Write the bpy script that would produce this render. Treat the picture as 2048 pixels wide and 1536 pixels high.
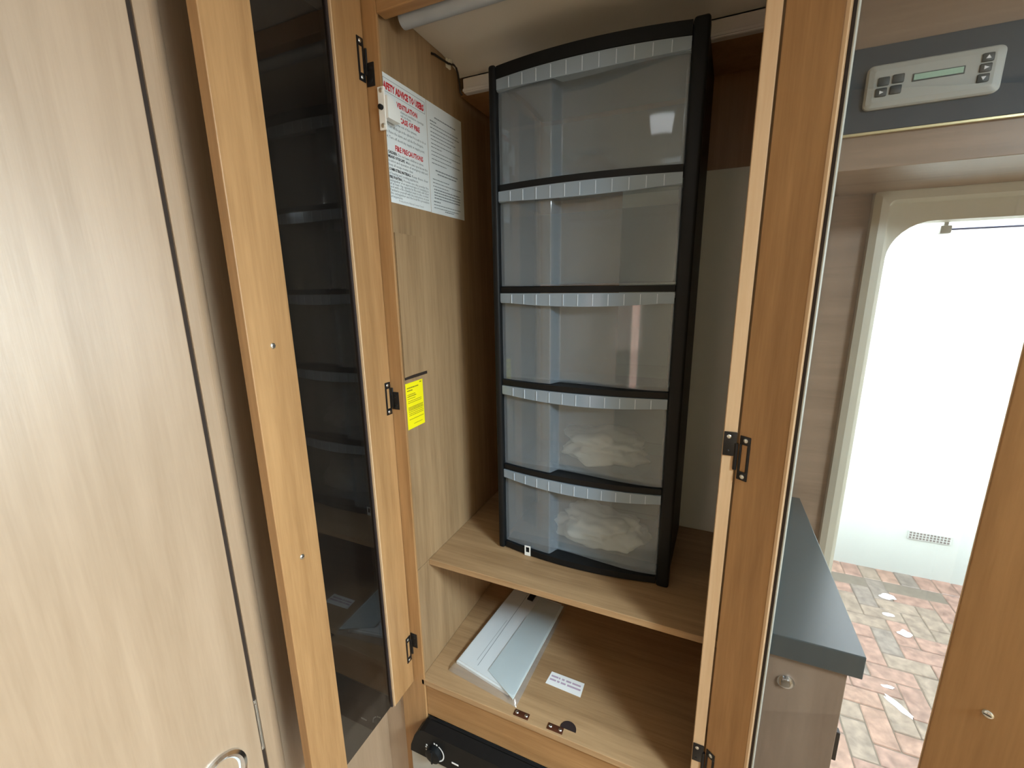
import bpy, bmesh, math, random
from mathutils import Vector, Matrix, noise
random.seed(7)
for o in list(bpy.data.objects): bpy.data.objects.remove(o, do_unlink=True)
scene = bpy.context.scene
COL = scene.collection
H = 1.5                                   # camera height above the caravan floor (m)

# ------------------------------------------------------------------ camera
cam_d = bpy.data.cameras.new('camera'); cam = bpy.data.objects.new('camera', cam_d); COL.objects.link(cam)
cam_d.sensor_width = 36.0; cam_d.lens = 866.29 / 2048 * 36.0; cam_d.clip_start = 0.02
def cam_matrix(rx, ry, rz):
    B = Matrix(((1,0,0),(0,0,-1),(0,1,0)))
    Rz = Matrix(((math.cos(rz),-math.sin(rz),0),(math.sin(rz),math.cos(rz),0),(0,0,1)))
    Rx = Matrix(((1,0,0),(0,math.cos(rx),-math.sin(rx)),(0,math.sin(rx),math.cos(rx))))
    Rr = Matrix(((math.cos(ry),-math.sin(ry),0),(math.sin(ry),math.cos(ry),0),(0,0,1)))
    R = Rr @ Rx @ B @ Rz                  # world -> (right, down, forward)
    return Matrix((R[0], -R[1], -R[2])).transposed()
cam.matrix_world = Matrix.Translation((0,0,H)) @ cam_matrix(0.22500607, -0.01488624, -0.42073812).to_4x4()
scene.camera = cam

# ------------------------------------------------------------------ view, world, daylight
scene.view_settings.view_transform = 'Standard'; scene.view_settings.look = 'None'
scene.view_settings.gamma = 1.0; scene.view_settings.use_curve_mapping = False
scene.view_settings.exposure = 3.0
w = bpy.data.worlds.new('overcast_sky'); scene.world = w; w.use_nodes = True
bg = w.node_tree.nodes['Background']; bg.inputs[0].default_value = (0.90, 0.965, 1.0, 1); bg.inputs[1].default_value = 2.0
# openings: (name, centre, size_x, size_y, rotation) ; sky light comes in through these
def portal(name, c, sx, sy, rot):
    l = bpy.data.lights.new(name, 'AREA'); l.shape = 'RECTANGLE'; l.size = sx; l.size_y = sy
    l.cycles.is_portal = True
    o = bpy.data.objects.new(name, l); COL.objects.link(o); o.location = c; o.rotation_euler = rot
R90 = math.pi / 2
portal('entry_portal', (0.625, 1.30, 0.84), 0.56, 1.60, (-R90, 0, 0))
portal('lounge_side_portal', (1.86, 1.30, 1.51), 1.68, 0.82, (-R90, 0, 0))
portal('opposite_lounge_portal', (2.475, -1.06, 1.36), .45, 0.84, (R90, 0, 0))
portal('kitchen_portal', (-0.49, -1.06, 1.10), .22, 0.70, (R90, 0, 0))
portal('end_portal', (2.86, 0.10, 1.35), 0.90, 1.80, (0, R90, 0))
# hazy sun over the caravan roof: it reaches the white wall outside, not the paving or the rooms
sd = bpy.data.lights.new('hazy_sun', 'SUN'); sd.energy = 4.0; sd.angle = math.radians(18); sd.color = (1.0, 0.97, 0.92)
so = bpy.data.objects.new('hazy_sun', sd); COL.objects.link(so); so.rotation_euler = Vector((.45, .68, -.57)).to_track_quat('-Z', 'Y').to_euler()
# daylight that falls through the frosted rooflight over the aisle
rd = bpy.data.lights.new('rooflight_daylight', 'AREA'); rd.shape = 'SQUARE'; rd.size = .42; rd.energy = 11.5; rd.color = (0.76, 0.92, 1.0)
ro = bpy.data.objects.new('rooflight_daylight', rd); COL.objects.link(ro); ro.location = (1.15, -.08, H + .470)

# ------------------------------------------------------------------ materials
def new_mat(name):
    m = bpy.data.materials.new(name); m.use_nodes = True
    nt = m.node_tree; return m, nt, nt.nodes, nt.links, nt.nodes['Principled BSDF']
def flat(name, col, rough=0.5, metal=0.0, noise_amt=0.0, nscale=30.0, spec=0.5, emit=None):
    m, nt, N, L, b = new_mat(name)
    b.inputs['Roughness'].default_value = rough; b.inputs['Metallic'].default_value = metal
    b.inputs['Specular IOR Level'].default_value = spec
    if noise_amt:
        tc = N.new('ShaderNodeTexCoord'); nz = N.new('ShaderNodeTexNoise'); nz.inputs['Scale'].default_value = nscale; nz.inputs['Detail'].default_value = 4
        L.new(tc.outputs['Object'], nz.inputs['Vector'])
        mx = N.new('ShaderNodeMixRGB'); mx.inputs[1].default_value = (*[c*(1-noise_amt) for c in col], 1); mx.inputs[2].default_value = (*[min(1,c*(1+noise_amt)) for c in col], 1)
        L.new(nz.outputs['Fac'], mx.inputs[0]); L.new(mx.outputs[0], b.inputs['Base Color'])
    else:
        b.inputs['Base Color'].default_value = (*col, 1)
    if emit:
        b.inputs['Emission Color'].default_value = (*emit[0], 1); b.inputs['Emission Strength'].default_value = emit[1]
    return m
def wood(name, c1, c2, axis='Z', rough=0.42, fine=55.0, spec=0.4, off=0.0, coat=0.0):
    """laminate with grain running along one axis"""
    m, nt, N, L, b = new_mat(name)
    tc = N.new('ShaderNodeTexCoord'); mp = N.new('ShaderNodeMapping'); L.new(tc.outputs['Object'], mp.inputs['Vector'])
    k = {'X':0,'Y':1,'Z':2}[axis]
    def sc(f, a): s = [f]*3; s[k] = a; return s
    mp.inputs['Scale'].default_value = sc(1.0, 0.055); mp.inputs['Location'].default_value = (off, off*1.7, off*.6)
    n0 = N.new('ShaderNodeTexNoise'); n0.inputs['Scale'].default_value = 11.0; n0.inputs['Detail'].default_value = 4; n0.inputs['Distortion'].default_value = 1.1
    n1 = N.new('ShaderNodeTexNoise'); n1.inputs['Scale'].default_value = fine; n1.inputs['Detail'].default_value = 5; n1.inputs['Roughness'].default_value = .65
    n2 = N.new('ShaderNodeTexNoise'); n2.inputs['Scale'].default_value = fine*5; n2.inputs['Detail'].default_value = 2
    for n in (n0,n1,n2): L.new(mp.outputs[0], n.inputs['Vector'])
    a1 = N.new('ShaderNodeMath'); a1.operation='MULTIPLY_ADD'; a1.inputs[1].default_value=.45; L.new(n0.outputs['Fac'], a1.inputs[0])
    a2 = N.new('ShaderNodeMath'); a2.operation='MULTIPLY'; a2.inputs[1].default_value=.40; L.new(n1.outputs['Fac'], a2.inputs[0]); L.new(a2.outputs[0], a1.inputs[2])
    a3 = N.new('ShaderNodeMath'); a3.operation='MULTIPLY_ADD'; a3.inputs[1].default_value=.15; L.new(n2.outputs['Fac'], a3.inputs[0]); L.new(a1.outputs[0], a3.inputs[2])
    cr = N.new('ShaderNodeValToRGB'); cr.color_ramp.elements[0].position=.37; cr.color_ramp.elements[1].position=.62
    cr.color_ramp.elements[0].color=(*c2,1); cr.color_ramp.elements[1].color=(*c1,1)
    L.new(a3.outputs[0], cr.inputs[0]); L.new(cr.outputs[0], b.inputs['Base Color'])
    b.inputs['Roughness'].default_value = rough; b.inputs['Specular IOR Level'].default_value = spec
    b.inputs['Coat Weight'].default_value = coat; b.inputs['Coat Roughness'].default_value = .38
    bp = N.new('ShaderNodeBump'); bp.inputs['Strength'].default_value=.06; bp.inputs['Distance'].default_value=.002
    L.new(n2.outputs['Fac'], bp.inputs['Height']); L.new(bp.outputs[0], b.inputs['Normal'])
    return m
def see_through(name, trans, tcol, haze_col, haze, transl=0.0, rough=0.02, ior=1.5, gcol=(1,1,1)):
    """thin sheet: clear part + milky haze + surface reflection"""
    m = bpy.data.materials.new(name); m.use_nodes = True; nt = m.node_tree; N = nt.nodes; L = nt.links; N.clear()
    out = N.new('ShaderNodeOutputMaterial')
    t = N.new('ShaderNodeBsdfTransparent'); t.inputs[0].default_value = (*[c*trans for c in tcol],1)
    d = N.new('ShaderNodeBsdfDiffuse'); d.inputs[0].default_value = (*haze_col,1)
    tl = N.new('ShaderNodeBsdfTranslucent'); tl.inputs[0].default_value = (*haze_col,1)
    m0 = N.new('ShaderNodeMixShader'); m0.inputs[0].default_value = transl; L.new(d.outputs[0], m0.inputs[1]); L.new(tl.outputs[0], m0.inputs[2])
    m1 = N.new('ShaderNodeMixShader'); m1.inputs[0].default_value = haze; L.new(t.outputs[0], m1.inputs[1]); L.new(m0.outputs[0], m1.inputs[2])
    g = N.new('ShaderNodeBsdfGlossy'); g.inputs['Roughness'].default_value = rough; g.inputs[0].default_value = (*gcol,1)
    # Schlick reflectance from the unsigned facing angle, the same on both sides of the sheet
    ge = N.new('ShaderNodeNewGeometry'); dp = N.new('ShaderNodeVectorMath'); dp.operation='DOT_PRODUCT'
    L.new(ge.outputs['Normal'], dp.inputs[0]); L.new(ge.outputs['Incoming'], dp.inputs[1])
    ab = N.new('ShaderNodeMath'); ab.operation='ABSOLUTE'; L.new(dp.outputs['Value'], ab.inputs[0])
    om = N.new('ShaderNodeMath'); om.operation='SUBTRACT'; om.inputs[0].default_value=1.0; L.new(ab.outputs[0], om.inputs[1])
    pw = N.new('ShaderNodeMath'); pw.operation='POWER'; pw.inputs[1].default_value=5.0; L.new(om.outputs[0], pw.inputs[0])
    r0 = ((ior-1)/(ior+1))**2
    f = N.new('ShaderNodeMath'); f.operation='MULTIPLY_ADD'; f.inputs[1].default_value=1-r0; f.inputs[2].default_value=r0; L.new(pw.outputs[0], f.inputs[0])
    m2 = N.new('ShaderNodeMixShader'); L.new(f.outputs[0], m2.inputs[0]); L.new(m1.outputs[0], m2.inputs[1]); L.new(g.outputs[0], m2.inputs[2])
    L.new(m2.outputs[0], out.inputs[0]); return m

W1, W2 = (0.44,0.255,0.112), (0.28,0.148,0.058)
M = {}
M['wood'] = wood('oak_laminate', W1, W2, 'Z')
M['wood_x'] = wood('oak_laminate_lengthwise', W1, W2, 'X', off=3.1)
M['wood_in'] = wood('oak_laminate_matt', (0.39,0.262,0.142), (0.235,0.148,0.075), 'Z', rough=.5, off=1.3)
M['wood_shelf'] = wood('oak_shelf', (0.42,0.272,0.142), (0.25,0.150,0.072), 'X', rough=.45, off=5.2)
M['wood_wall'] = wood('oak_laminate_satin', (0.41,0.300,0.205), (0.31,0.215,0.135), 'Z', rough=.34, spec=1.0, coat=1.0, off=8.2)
M['wood_dark'] = wood('oak_laminate_red', (0.38,0.215,0.095), (0.27,0.140,0.055), 'Z', rough=.4, off=2.3)
M['wood_light'] = wood('pale_edge_banding', (0.62,0.44,0.27), (0.50,0.33,0.18), 'Z', rough=.5, off=4.4)
M['wood_grey'] = wood('greyed_oak_laminate', (0.33,0.230,0.155), (0.215,0.145,0.095), 'X', rough=.4, off=6.4)
M['white_lining'] = flat('white_lining', (0.62,0.60,0.55), .7, noise_amt=.05, nscale=8)
M['ceiling'] = flat('cream_ceiling', (0.78,0.77,0.73), .7, noise_amt=.03, nscale=6)
M['cream'] = flat('cream_wallboard', (0.66,0.60,0.50), .6, noise_amt=.04, nscale=5)
M['grey_board'] = flat('pale_grey_board', (0.80,0.82,0.72), .6, noise_amt=.05, nscale=4)
M['vinyl'] = wood('wood_effect_vinyl', (0.30,0.20,0.12), (0.20,0.13,0.08), 'X', rough=.5, off=9.0)
M['black'] = flat('black_plastic', (0.006,0.007,0.008), .5, noise_amt=.2, nscale=60, spec=.25)
M['black_metal'] = flat('black_metal', (0.012,0.012,0.013), .35, 0.3, noise_amt=.2, nscale=90)
M['steel'] = flat('zinc_steel', (0.72,0.76,0.76), .28, 1.0, noise_amt=.08, nscale=80)
M['chrome'] = flat('chrome', (0.80,0.84,0.88), .12, 1.0, noise_amt=.03, nscale=40)
M['white'] = flat('white_plastic', (0.82,0.84,0.82), .4, noise_amt=.03, nscale=40)
M['trunking'] = flat('off_white_plastic', (0.60,0.58,0.56), .45, noise_amt=.04, nscale=30)
M['cable'] = flat('dark_brown_cable', (0.02,0.014,0.010), .5, noise_amt=.1, nscale=60)
M['clip'] = flat('cream_clip', (0.70,0.68,0.58), .5, noise_amt=.04, nscale=60)
M['greyrail'] = flat('blue_grey_rail', (0.36,0.40,0.44), .45, noise_amt=.12, nscale=25)
M['paper'] = flat('white_paper', (0.78,0.84,0.86), .6, noise_amt=.03, nscale=30)
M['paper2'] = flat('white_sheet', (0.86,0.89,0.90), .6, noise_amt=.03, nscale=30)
M['booklet'] = flat('pale_grey_cover', (0.58,0.66,0.67), .45, noise_amt=.05, nscale=20)
M['yellow'] = flat('yellow_label', (0.90,0.80,0.006), .5, noise_amt=.02, nscale=30)
M['ink_red'] = flat('red_ink', (0.60,0.035,0.045), .6, noise_amt=.05, nscale=90)
M['ink_dark'] = flat('dark_ink', (0.045,0.05,0.06), .6, noise_amt=.05, nscale=90)
M['ink_grey'] = flat('grey_ink', (0.22,0.26,0.28), .6, noise_amt=.05, nscale=90)
M['ink_olive'] = flat('olive_ink', (0.25,0.21,0.01), .6, noise_amt=.05, nscale=90)
M['ink_white'] = flat('white_ink', (0.85,0.86,0.86), .5, noise_amt=.03, nscale=90)
M['worktop'] = flat('slate_worktop', (0.030,0.054,0.062), .28, noise_amt=.25, nscale=220)
M['navy'] = flat('slate_blue_strip', (0.018,0.032,0.045), .6, noise_amt=.1, nscale=30)
M['gold'] = flat('pale_gold_edging', (0.75,0.66,0.38), .3, .6, noise_amt=.05, nscale=40)
M['ctl'] = flat('pale_grey_plastic', (0.42,0.43,0.39), .45, noise_amt=.04, nscale=60)
M['button'] = flat('charcoal_rubber', (0.035,0.045,0.045), .5, noise_amt=.1, nscale=80)
M['lcd'] = flat('lcd_screen', (0.40,0.60,0.47), .2, noise_amt=.03, nscale=40)
M['frame'] = flat('beige_frame_plastic', (0.52,0.50,0.40), .45, noise_amt=.03, nscale=12)
M['brownmetal'] = flat('brown_plate', (0.10,0.035,0.018), .35, .4, noise_amt=.15, nscale=70)
M['rubber'] = flat('dark_gasket', (0.020,0.012,0.012), .6, noise_amt=.2, nscale=60)
M['gap'] = flat('shadow_gap_board', (0.022,0.012,0.007), .8, noise_amt=.1, nscale=20)  # near-black colour stands in for the shade inside gaps
M['silver_body'] = flat('silver_grey_casing', (0.42,0.42,0.38), .4, .2, noise_amt=.05, nscale=30)
M['bundle'] = flat('pale_wrapping', (0.74,0.70,0.64), .55, noise_amt=.08, nscale=25)
M['render_wall'] = flat('white_render', (0.36,0.405,0.38), .85, noise_amt=.05, nscale=3)
M['vent'] = flat('grey_vent', (0.10,0.09,0.085), .7, noise_amt=.1, nscale=50)
M['mortar'] = flat('sandy_joint', (0.12,0.105,0.08), .9, noise_amt=.3, nscale=25)
M['clear_glass'] = see_through('clear_door_glass', .68, (0.98,0.99,1.0), (.62,.60,.57), .018, rough=.015, ior=1.52)
M['glass'] = see_through('smoked_glass', .42, (0.95,0.97,1.0), (.6,.58,.55), .005, rough=.015, ior=1.52)
M['window_glass'] = see_through('clear_acrylic', .93, (0.97,1,1), (.7,.7,.7), .01)
M['drawer'] = see_through('frosted_plastic', .93, (0.95,0.985,1.0), (.76,.88,1.0), .175, transl=.40, rough=.05, ior=1.5)
M['drawer_lip'] = see_through('milky_plastic', .65, (0.92,0.96,1.0), (.48,.60,.72), .70, transl=.35, rough=.15, ior=1.45)
M['rib'] = flat('pale_rib',(.54,.64,.74),.4,noise_amt=.03)
M['film'] = see_through('clear_film', .92, (0.97,0.99,1.0), (.80,.84,.90), .13, rough=.08, ior=1.5)
def brickmat(name, c1, c2, cm, scale):
    m, nt, N, L, b = new_mat(name); tc = N.new('ShaderNodeTexCoord'); mp = N.new('ShaderNodeMapping'); mp.inputs['Rotation'].default_value=(R90,0,0)
    br = N.new('ShaderNodeTexBrick'); br.inputs['Scale'].default_value = scale; br.inputs['Color1'].default_value=(*c1,1); br.inputs['Color2'].default_value=(*c2,1); br.inputs['Mortar'].default_value=(*cm,1)
    L.new(tc.outputs['Object'], mp.inputs[0]); L.new(mp.outputs[0], br.inputs[0]); L.new(br.outputs[0], b.inputs['Base Color']); b.inputs['Roughness'].default_value=.9; return m
M['brickwall'] = brickmat('red_brick', (0.68,0.36,0.27), (0.58,0.27,0.19), (.75,.68,.60), 4.4)
def paver_mat(name, c, wet):
    m, nt, N, L, b = new_mat(name); tc = N.new('ShaderNodeTexCoord')
    oi = N.new('ShaderNodeObjectInfo')
    nz = N.new('ShaderNodeTexNoise'); nz.inputs['Scale'].default_value=28; nz.inputs['Detail'].default_value=5
    ad = N.new('ShaderNodeVectorMath'); ad.operation='ADD'; L.new(tc.outputs['Object'], ad.inputs[0]); L.new(oi.outputs['Location'], ad.inputs[1]); L.new(ad.outputs[0], nz.inputs['Vector'])
    cr = N.new('ShaderNodeValToRGB'); cr.color_ramp.elements[0].position=.3; cr.color_ramp.elements[1].position=.72
    cr.color_ramp.elements[0].color=(*[x*.62 for x in c],1); cr.color_ramp.elements[1].color=(*[min(1,x*1.25) for x in c],1)
    L.new(nz.outputs['Fac'], cr.inputs[0]); L.new(cr.outputs[0], b.inputs['Base Color'])
    n2 = N.new('ShaderNodeTexNoise'); n2.inputs['Scale'].default_value=5.5; L.new(ad.outputs[0], n2.inputs['Vector'])
    r2 = N.new('ShaderNodeMapRange'); r2.inputs[1].default_value=.42; r2.inputs[2].default_value=.62; r2.inputs[3].default_value=.75; r2.inputs[4].default_value=wet
    L.new(n2.outputs['Fac'], r2.inputs[0]); L.new(r2.outputs[0], b.inputs['Roughness']); return m
PAV = [paver_mat('paver_red', (.235,.150,.115), .3), paver_mat('paver_buff', (.205,.165,.125), .35), paver_mat('paver_grey', (.165,.142,.118), .3), paver_mat('paver_orange', (.26,.170,.125), .4)]

# ------------------------------------------------------------------ mesh helpers
def worldloc(p):
    v = Vector((0,0,0))
    while p is not None: v += p.location; p = p.parent
    return v
def obj(name, bm, mats, parent=None, raw=False, smooth=None):
    """raw=False: vertices are room coordinates with z measured from camera height."""
    if not isinstance(mats, (list,tuple)): mats = [mats]
    bmesh.ops.recalc_face_normals(bm, faces=bm.faces[:])
    loc = Vector((0,0,0))
    if not raw:
        if parent is not None: sh = Vector((0,0,H)) - worldloc(parent)
        else:
            xs=[v.co.x for v in bm.verts]; ys=[v.co.y for v in bm.verts]; zs=[v.co.z for v in bm.verts]
            loc = Vector(((min(xs)+max(xs))/2,(min(ys)+max(ys))/2,min(zs)+H)); sh = Vector((0,0,H))-loc
        bmesh.ops.translate(bm, verts=bm.verts[:], vec=sh)
    me = bpy.data.meshes.new(name); bm.to_mesh(me); bm.free()
    for m in mats: me.materials.append(M[m] if isinstance(m,str) else m)
    if smooth: me.shade_smooth(); me.set_sharp_from_angle(angle=smooth)
    o = bpy.data.objects.new(name, me); COL.objects.link(o); o.location = loc
    if parent is not None: o.parent = parent
    return o
def tag(o, label, cat, group=None):
    o['label']=label; o['category']=cat
    if group: o['group']=group
    return o
def struct(o, label=None):
    o['kind']='structure'
    if label: o['label']=label
    return o
def empty(name, loc, parent=None):
    o = bpy.data.objects.new(name, None); COL.objects.link(o); o.location=(loc[0],loc[1],loc[2]+H) if parent is None else loc
    o.empty_display_size=.05
    if parent is not None: o.parent=parent
    return o
def bx(bm, x0,x1,y0,y1,z0,z1, bev=0.0, mi=0, seg=2):
    vs=[bm.verts.new((x,y,z)) for x in (x0,x1) for y in (y0,y1) for z in (z0,z1)]
    fs=[bm.faces.new([vs[i] for i in f]) for f in ((0,1,3,2),(4,6,7,5),(0,4,5,1),(2,3,7,6),(0,2,6,4),(1,5,7,3))]
    for f in fs: f.material_index=mi
    if bev>0:
        es=list({e for f in fs for e in f.edges})
        r=bmesh.ops.bevel(bm, geom=es, offset=bev, segments=seg, profile=.5, affect='EDGES')
        for f in r['faces']: f.material_index=mi
    return vs
def box(name, x0,x1,y0,y1,z0,z1, mat, parent=None, bev=.0008, raw=False):
    bm=bmesh.new(); bx(bm,x0,x1,y0,y1,z0,z1,bev); return obj(name,bm,mat,parent,raw, smooth=.6 if bev>.003 else None)
def prism(bm, pts, vec, mi=0, cap=True):
    """polygon pts (3d) extruded by vec"""
    a=[bm.verts.new(p) for p in pts]; b=[bm.verts.new(Vector(p)+Vector(vec)) for p in pts]; n=len(pts)
    fs=[]
    if cap: fs+= [bm.faces.new(a), bm.faces.new(b[::-1])]
    for i in range(n): fs.append(bm.faces.new((a[i],b[i],b[(i+1)%n],a[(i+1)%n])))
    for f in fs: f.material_index=mi
    return fs
def disc(bm, c, axis, r, depth, n=20, mi=0, dome=0.0, ry=None):
    """cylinder from c along axis; optional domed end"""
    ax=Vector(axis).normalized(); u=ax.orthogonal().normalized(); v=ax.cross(u); ry=ry or r
    if abs(ax.z)<.9: u=Vector((0,0,1)).cross(ax).normalized(); v=ax.cross(u)
    rings=[(0,1.0),(depth,1.0)]
    if dome: rings+= [(depth+dome*.6,.8),(depth+dome*.9,.45)]
    prev=None
    c=Vector(c)
    for d,k in rings:
        ring=[bm.verts.new(c+ax*d+u*(r*k*math.cos(2*math.pi*i/n))+v*(ry*k*math.sin(2*math.pi*i/n))) for i in range(n)]
        if prev is None: f=bm.faces.new(ring[::-1]); f.material_index=mi
        else:
            for i in range(n):
                f=bm.faces.new((prev[i],prev[(i+1)%n],ring[(i+1)%n],ring[i])); f.material_index=mi
        prev=ring
    f=bm.faces.new(prev); f.material_index=mi
def tube(bm, pts, r, n=10, mi=0):
    pts=[Vector(p) for p in pts]; prev=None; ref=Vector((0,0,1))
    for i,p in enumerate(pts):
        t=(pts[min(i+1,len(pts)-1)]-pts[max(i-1,0)]).normalized()
        u=t.cross(ref); u = u.normalized() if u.length>1e-4 else t.orthogonal().normalized(); v=u.cross(t)
        ring=[bm.verts.new(p+u*(r*math.cos(2*math.pi*k/n))+v*(r*math.sin(2*math.pi*k/n))) for k in range(n)]
        if prev is None: f=bm.faces.new(ring); f.material_index=mi
        else:
            for k in range(n):
                f=bm.faces.new((prev[k],prev[(k+1)%n],ring[(k+1)%n],ring[k])); f.material_index=mi
        prev=ring
    f=bm.faces.new(prev[::-1]); f.material_index=mi
def rrect(x0,x1,z0,z1,r,n=6):
    """rounded rectangle loop in a plane (a,b), counter-clockwise"""
    pts=[]
    for cx,cz,a0 in ((x1-r,z1-r,0),(x0+r,z1-r,90),(x0+r,z0+r,180),(x1-r,z0+r,270)):
        for i in range(n+1):
            a=math.radians(a0+90*i/n); pts.append((cx+r*math.cos(a), cz+r*math.sin(a)))
    return pts
def ring_solid(bm, loops, close=True, mi=0):
    """bridge equal-length 3d loops one after the other (closing back to the first)"""
    V=[[bm.verts.new(p) for p in lp] for lp in loops]; n=len(V[0]); m=len(V)
    for j in range(m if close else m-1):
        a=V[j]; b=V[(j+1)%m]
        for i in range(n):
            f=bm.faces.new((a[i],a[(i+1)%n],b[(i+1)%n],b[i])); f.material_index=mi
def text_bm(bm, s, size, xf, width=None, bold=0.0, mi=0, center=None):
    """flat lettering; xf maps (a right, b up) -> 3d point. returns width"""
    cu=bpy.data.curves.new('t','FONT'); cu.body=s; cu.size=size; cu.resolution_u=1; cu.fill_mode='FRONT'; cu.offset=bold
    to=bpy.data.objects.new('t',cu); COL.objects.link(to)
    dg=bpy.context.evaluated_depsgraph_get(); me=bpy.data.meshes.new_from_object(to.evaluated_get(dg))
    bpy.data.objects.remove(to); bpy.data.curves.remove(cu)
    if not me.vertices: return 0
    x0=min(v.co.x for v in me.vertices); x1=max(v.co.x for v in me.vertices)
    k = width/(x1-x0) if width else 1.0
    sh = -(x1-x0)*k/2 if center else 0
    vs=[bm.verts.new(xf((v.co.x-x0)*k+sh, v.co.y)) for v in me.vertices]
    for p in me.polygons:
        try: f=bm.faces.new([vs[i] for i in p.vertices]); f.material_index=mi
        except ValueError: pass
    bpy.data.meshes.remove(me); return (x1-x0)*k
def copy_part(o, parent, loc=None):
    c=o.copy(); COL.objects.link(c); c.parent=parent
    if loc is not None: c.location=loc
    return c

# ------------------------------------------------------------------ the caravan shell
CZ = 0.475                                  # ceiling height above camera
YB, YF, XE = 1.22, -1.0, 2.8                # side walls and end wall
bm=bmesh.new(); bx(bm,-2.0,XE+.05,YF-.05,YB+.06,-1.54,-1.5); struct(obj('floor',bm,'vinyl'))
bm=bmesh.new()                              # ceiling with a rooflight hole
hx0,hx1,hy0,hy1=.91,1.39,-.32,.16
for a in ((-2.0,hx0,YF-.05,YB+.06),(hx1,XE+.05,YF-.05,YB+.06),(hx0,hx1,YF-.05,hy0),(hx0,hx1,hy1,YB+.06)): bx(bm,a[0],a[1],a[2],a[3],CZ,CZ+.04)
struct(obj('ceiling',bm,'ceiling'))
bm=bmesh.new()
o_=[(x,y,CZ-.012) for x,y in rrect(hx0-.04,hx1+.04,hy0-.04,hy1+.04,.05)]; i_=[(x,y,CZ-.012) for x,y in rrect(hx0+.01,hx1-.01,hy0+.01,hy1-.01,.04)]
i2=[(x,y,CZ+.05) for x,y,z in i_]; o2=[(x,y,CZ) for x,y,z in o_]
ring_solid(bm,[o_,i_,i2,o2]); rl=struct(obj('trim_1',bm,'white'),'white rooflight surround')
bm=bmesh.new(); bx(bm,hx0+.01,hx1-.01,hy0+.01,hy1-.01,CZ+.03,CZ+.034); obj('frosted_dome',bm,'white',rl)
GLP=empty('glow_panel',(-.12,.18,CZ-.02)); tag(GLP,'added glowing ceiling panel standing in for windows mirrored in the drawer','reflection panel')  # unseen glowing panel, added for the bright reflection in the top drawer
bm=bmesh.new(); bx(bm,-.22,.04,.10,.28,CZ-.012,CZ,.003); obj('glow_base',bm,'white',GLP,smooth=.6)
bm=bmesh.new(); bx(bm,-.205,.025,.115,.265,CZ-.019,CZ-.0122,.003); obj('glow_face',bm,flat('glow_sheet',(.9,.9,.88),.5,noise_amt=.02,emit=((.93,.97,1.0),.45)),GLP,smooth=.6)
# side wall with the entry doorway and the lounge window
DX0,DX1,DZ1,DZ0 = .305,.945,.188,-1.5       # rough opening
WX0,WX1,WZ0,WZ1 = 1.02,2.7,-.40,.42
bm=bmesh.new()
for a in ((-2.0,DX0,-1.5,CZ),(DX0,DX1,DZ1,CZ),(DX1,WX0,-1.5,CZ),(WX0,WX1,-1.5,WZ0),(WX0,WX1,WZ1,CZ),(WX1,XE+.05,-1.5,CZ)): bx(bm,a[0],a[1],YB,YB+.06,a[2],a[3])
struct(obj('wall_back',bm,'wood_grey'))
# opposite side wall with two windows
bm=bmesh.new()
k0=(-.60,-.38,-.75,-.05); k1=(2.25,2.7,-.56,.28)
for a in ((-2.0,k0[0],-1.5,CZ),(k0[0],k0[1],-1.5,k0[2]),(k0[0],k0[1],k0[3],CZ),(k0[1],k1[0],-1.5,CZ),(k1[0],k1[1],-1.5,k1[2]),(k1[0],k1[1],k1[3],CZ),(k1[1],XE+.05,-1.5,CZ)): bx(bm,a[0],a[1],YF-.05,YF,a[2],a[3])
struct(obj('wall_front',bm,'wood_in'))
bm=bmesh.new()
for a in ((YF,-.8,-1.5,CZ),(1.0,YB,-1.5,CZ),(-.8,1.0,-1.5,-.60),(-.8,1.0,.30,CZ)): bx(bm,XE,XE+.05,a[0],a[1],a[2],a[3])
struct(obj('wall_right',bm,'cream'))
bm=bmesh.new(); bx(bm,-2.05,-2.0,YF-.05,YB+.06,-1.5,CZ); struct(obj('wall_end',bm,'wood_in'))
def window(n, axis, at, a0,a1,z0,z1, deep):
    bm=bmesh.new(); f=(lambda a,z,d:(a,at+d,z)) if axis=='Y' else (lambda a,z,d:(at+d,a,z))
    o=rrect(a0-.03,a1+.03,z0-.03,z1+.03,.06); i=rrect(a0+.02,a1-.02,z0+.02,z1-.02,.05)
    ring_solid(bm,[[f(*p,deep) for p in o],[f(*p,deep) for p in i],[f(*p,-deep*.2) for p in i],[f(*p,-deep*.2) for p in o]])
    fr=struct(obj('window_%d'%n,bm,'frame'))
    bm=bmesh.new(); p=[f(*q,-deep*1.2) for q in i]; prism(bm,p,(0,.004,0) if axis=='Y' else (.004,0,0))
    obj('pane',bm,'window_glass',fr); return fr
window(1,'Y',YB,WX0,WX1,WZ0,WZ1,-.015); window(2,'Y',YF,k0[0],k0[1],k0[2],k0[3],.015); window(3,'Y',YF,k1[0],k1[1],k1[2],k1[3],.015); window(4,'X',XE,-.8,1.0,-.60,.30,-.015)

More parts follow.
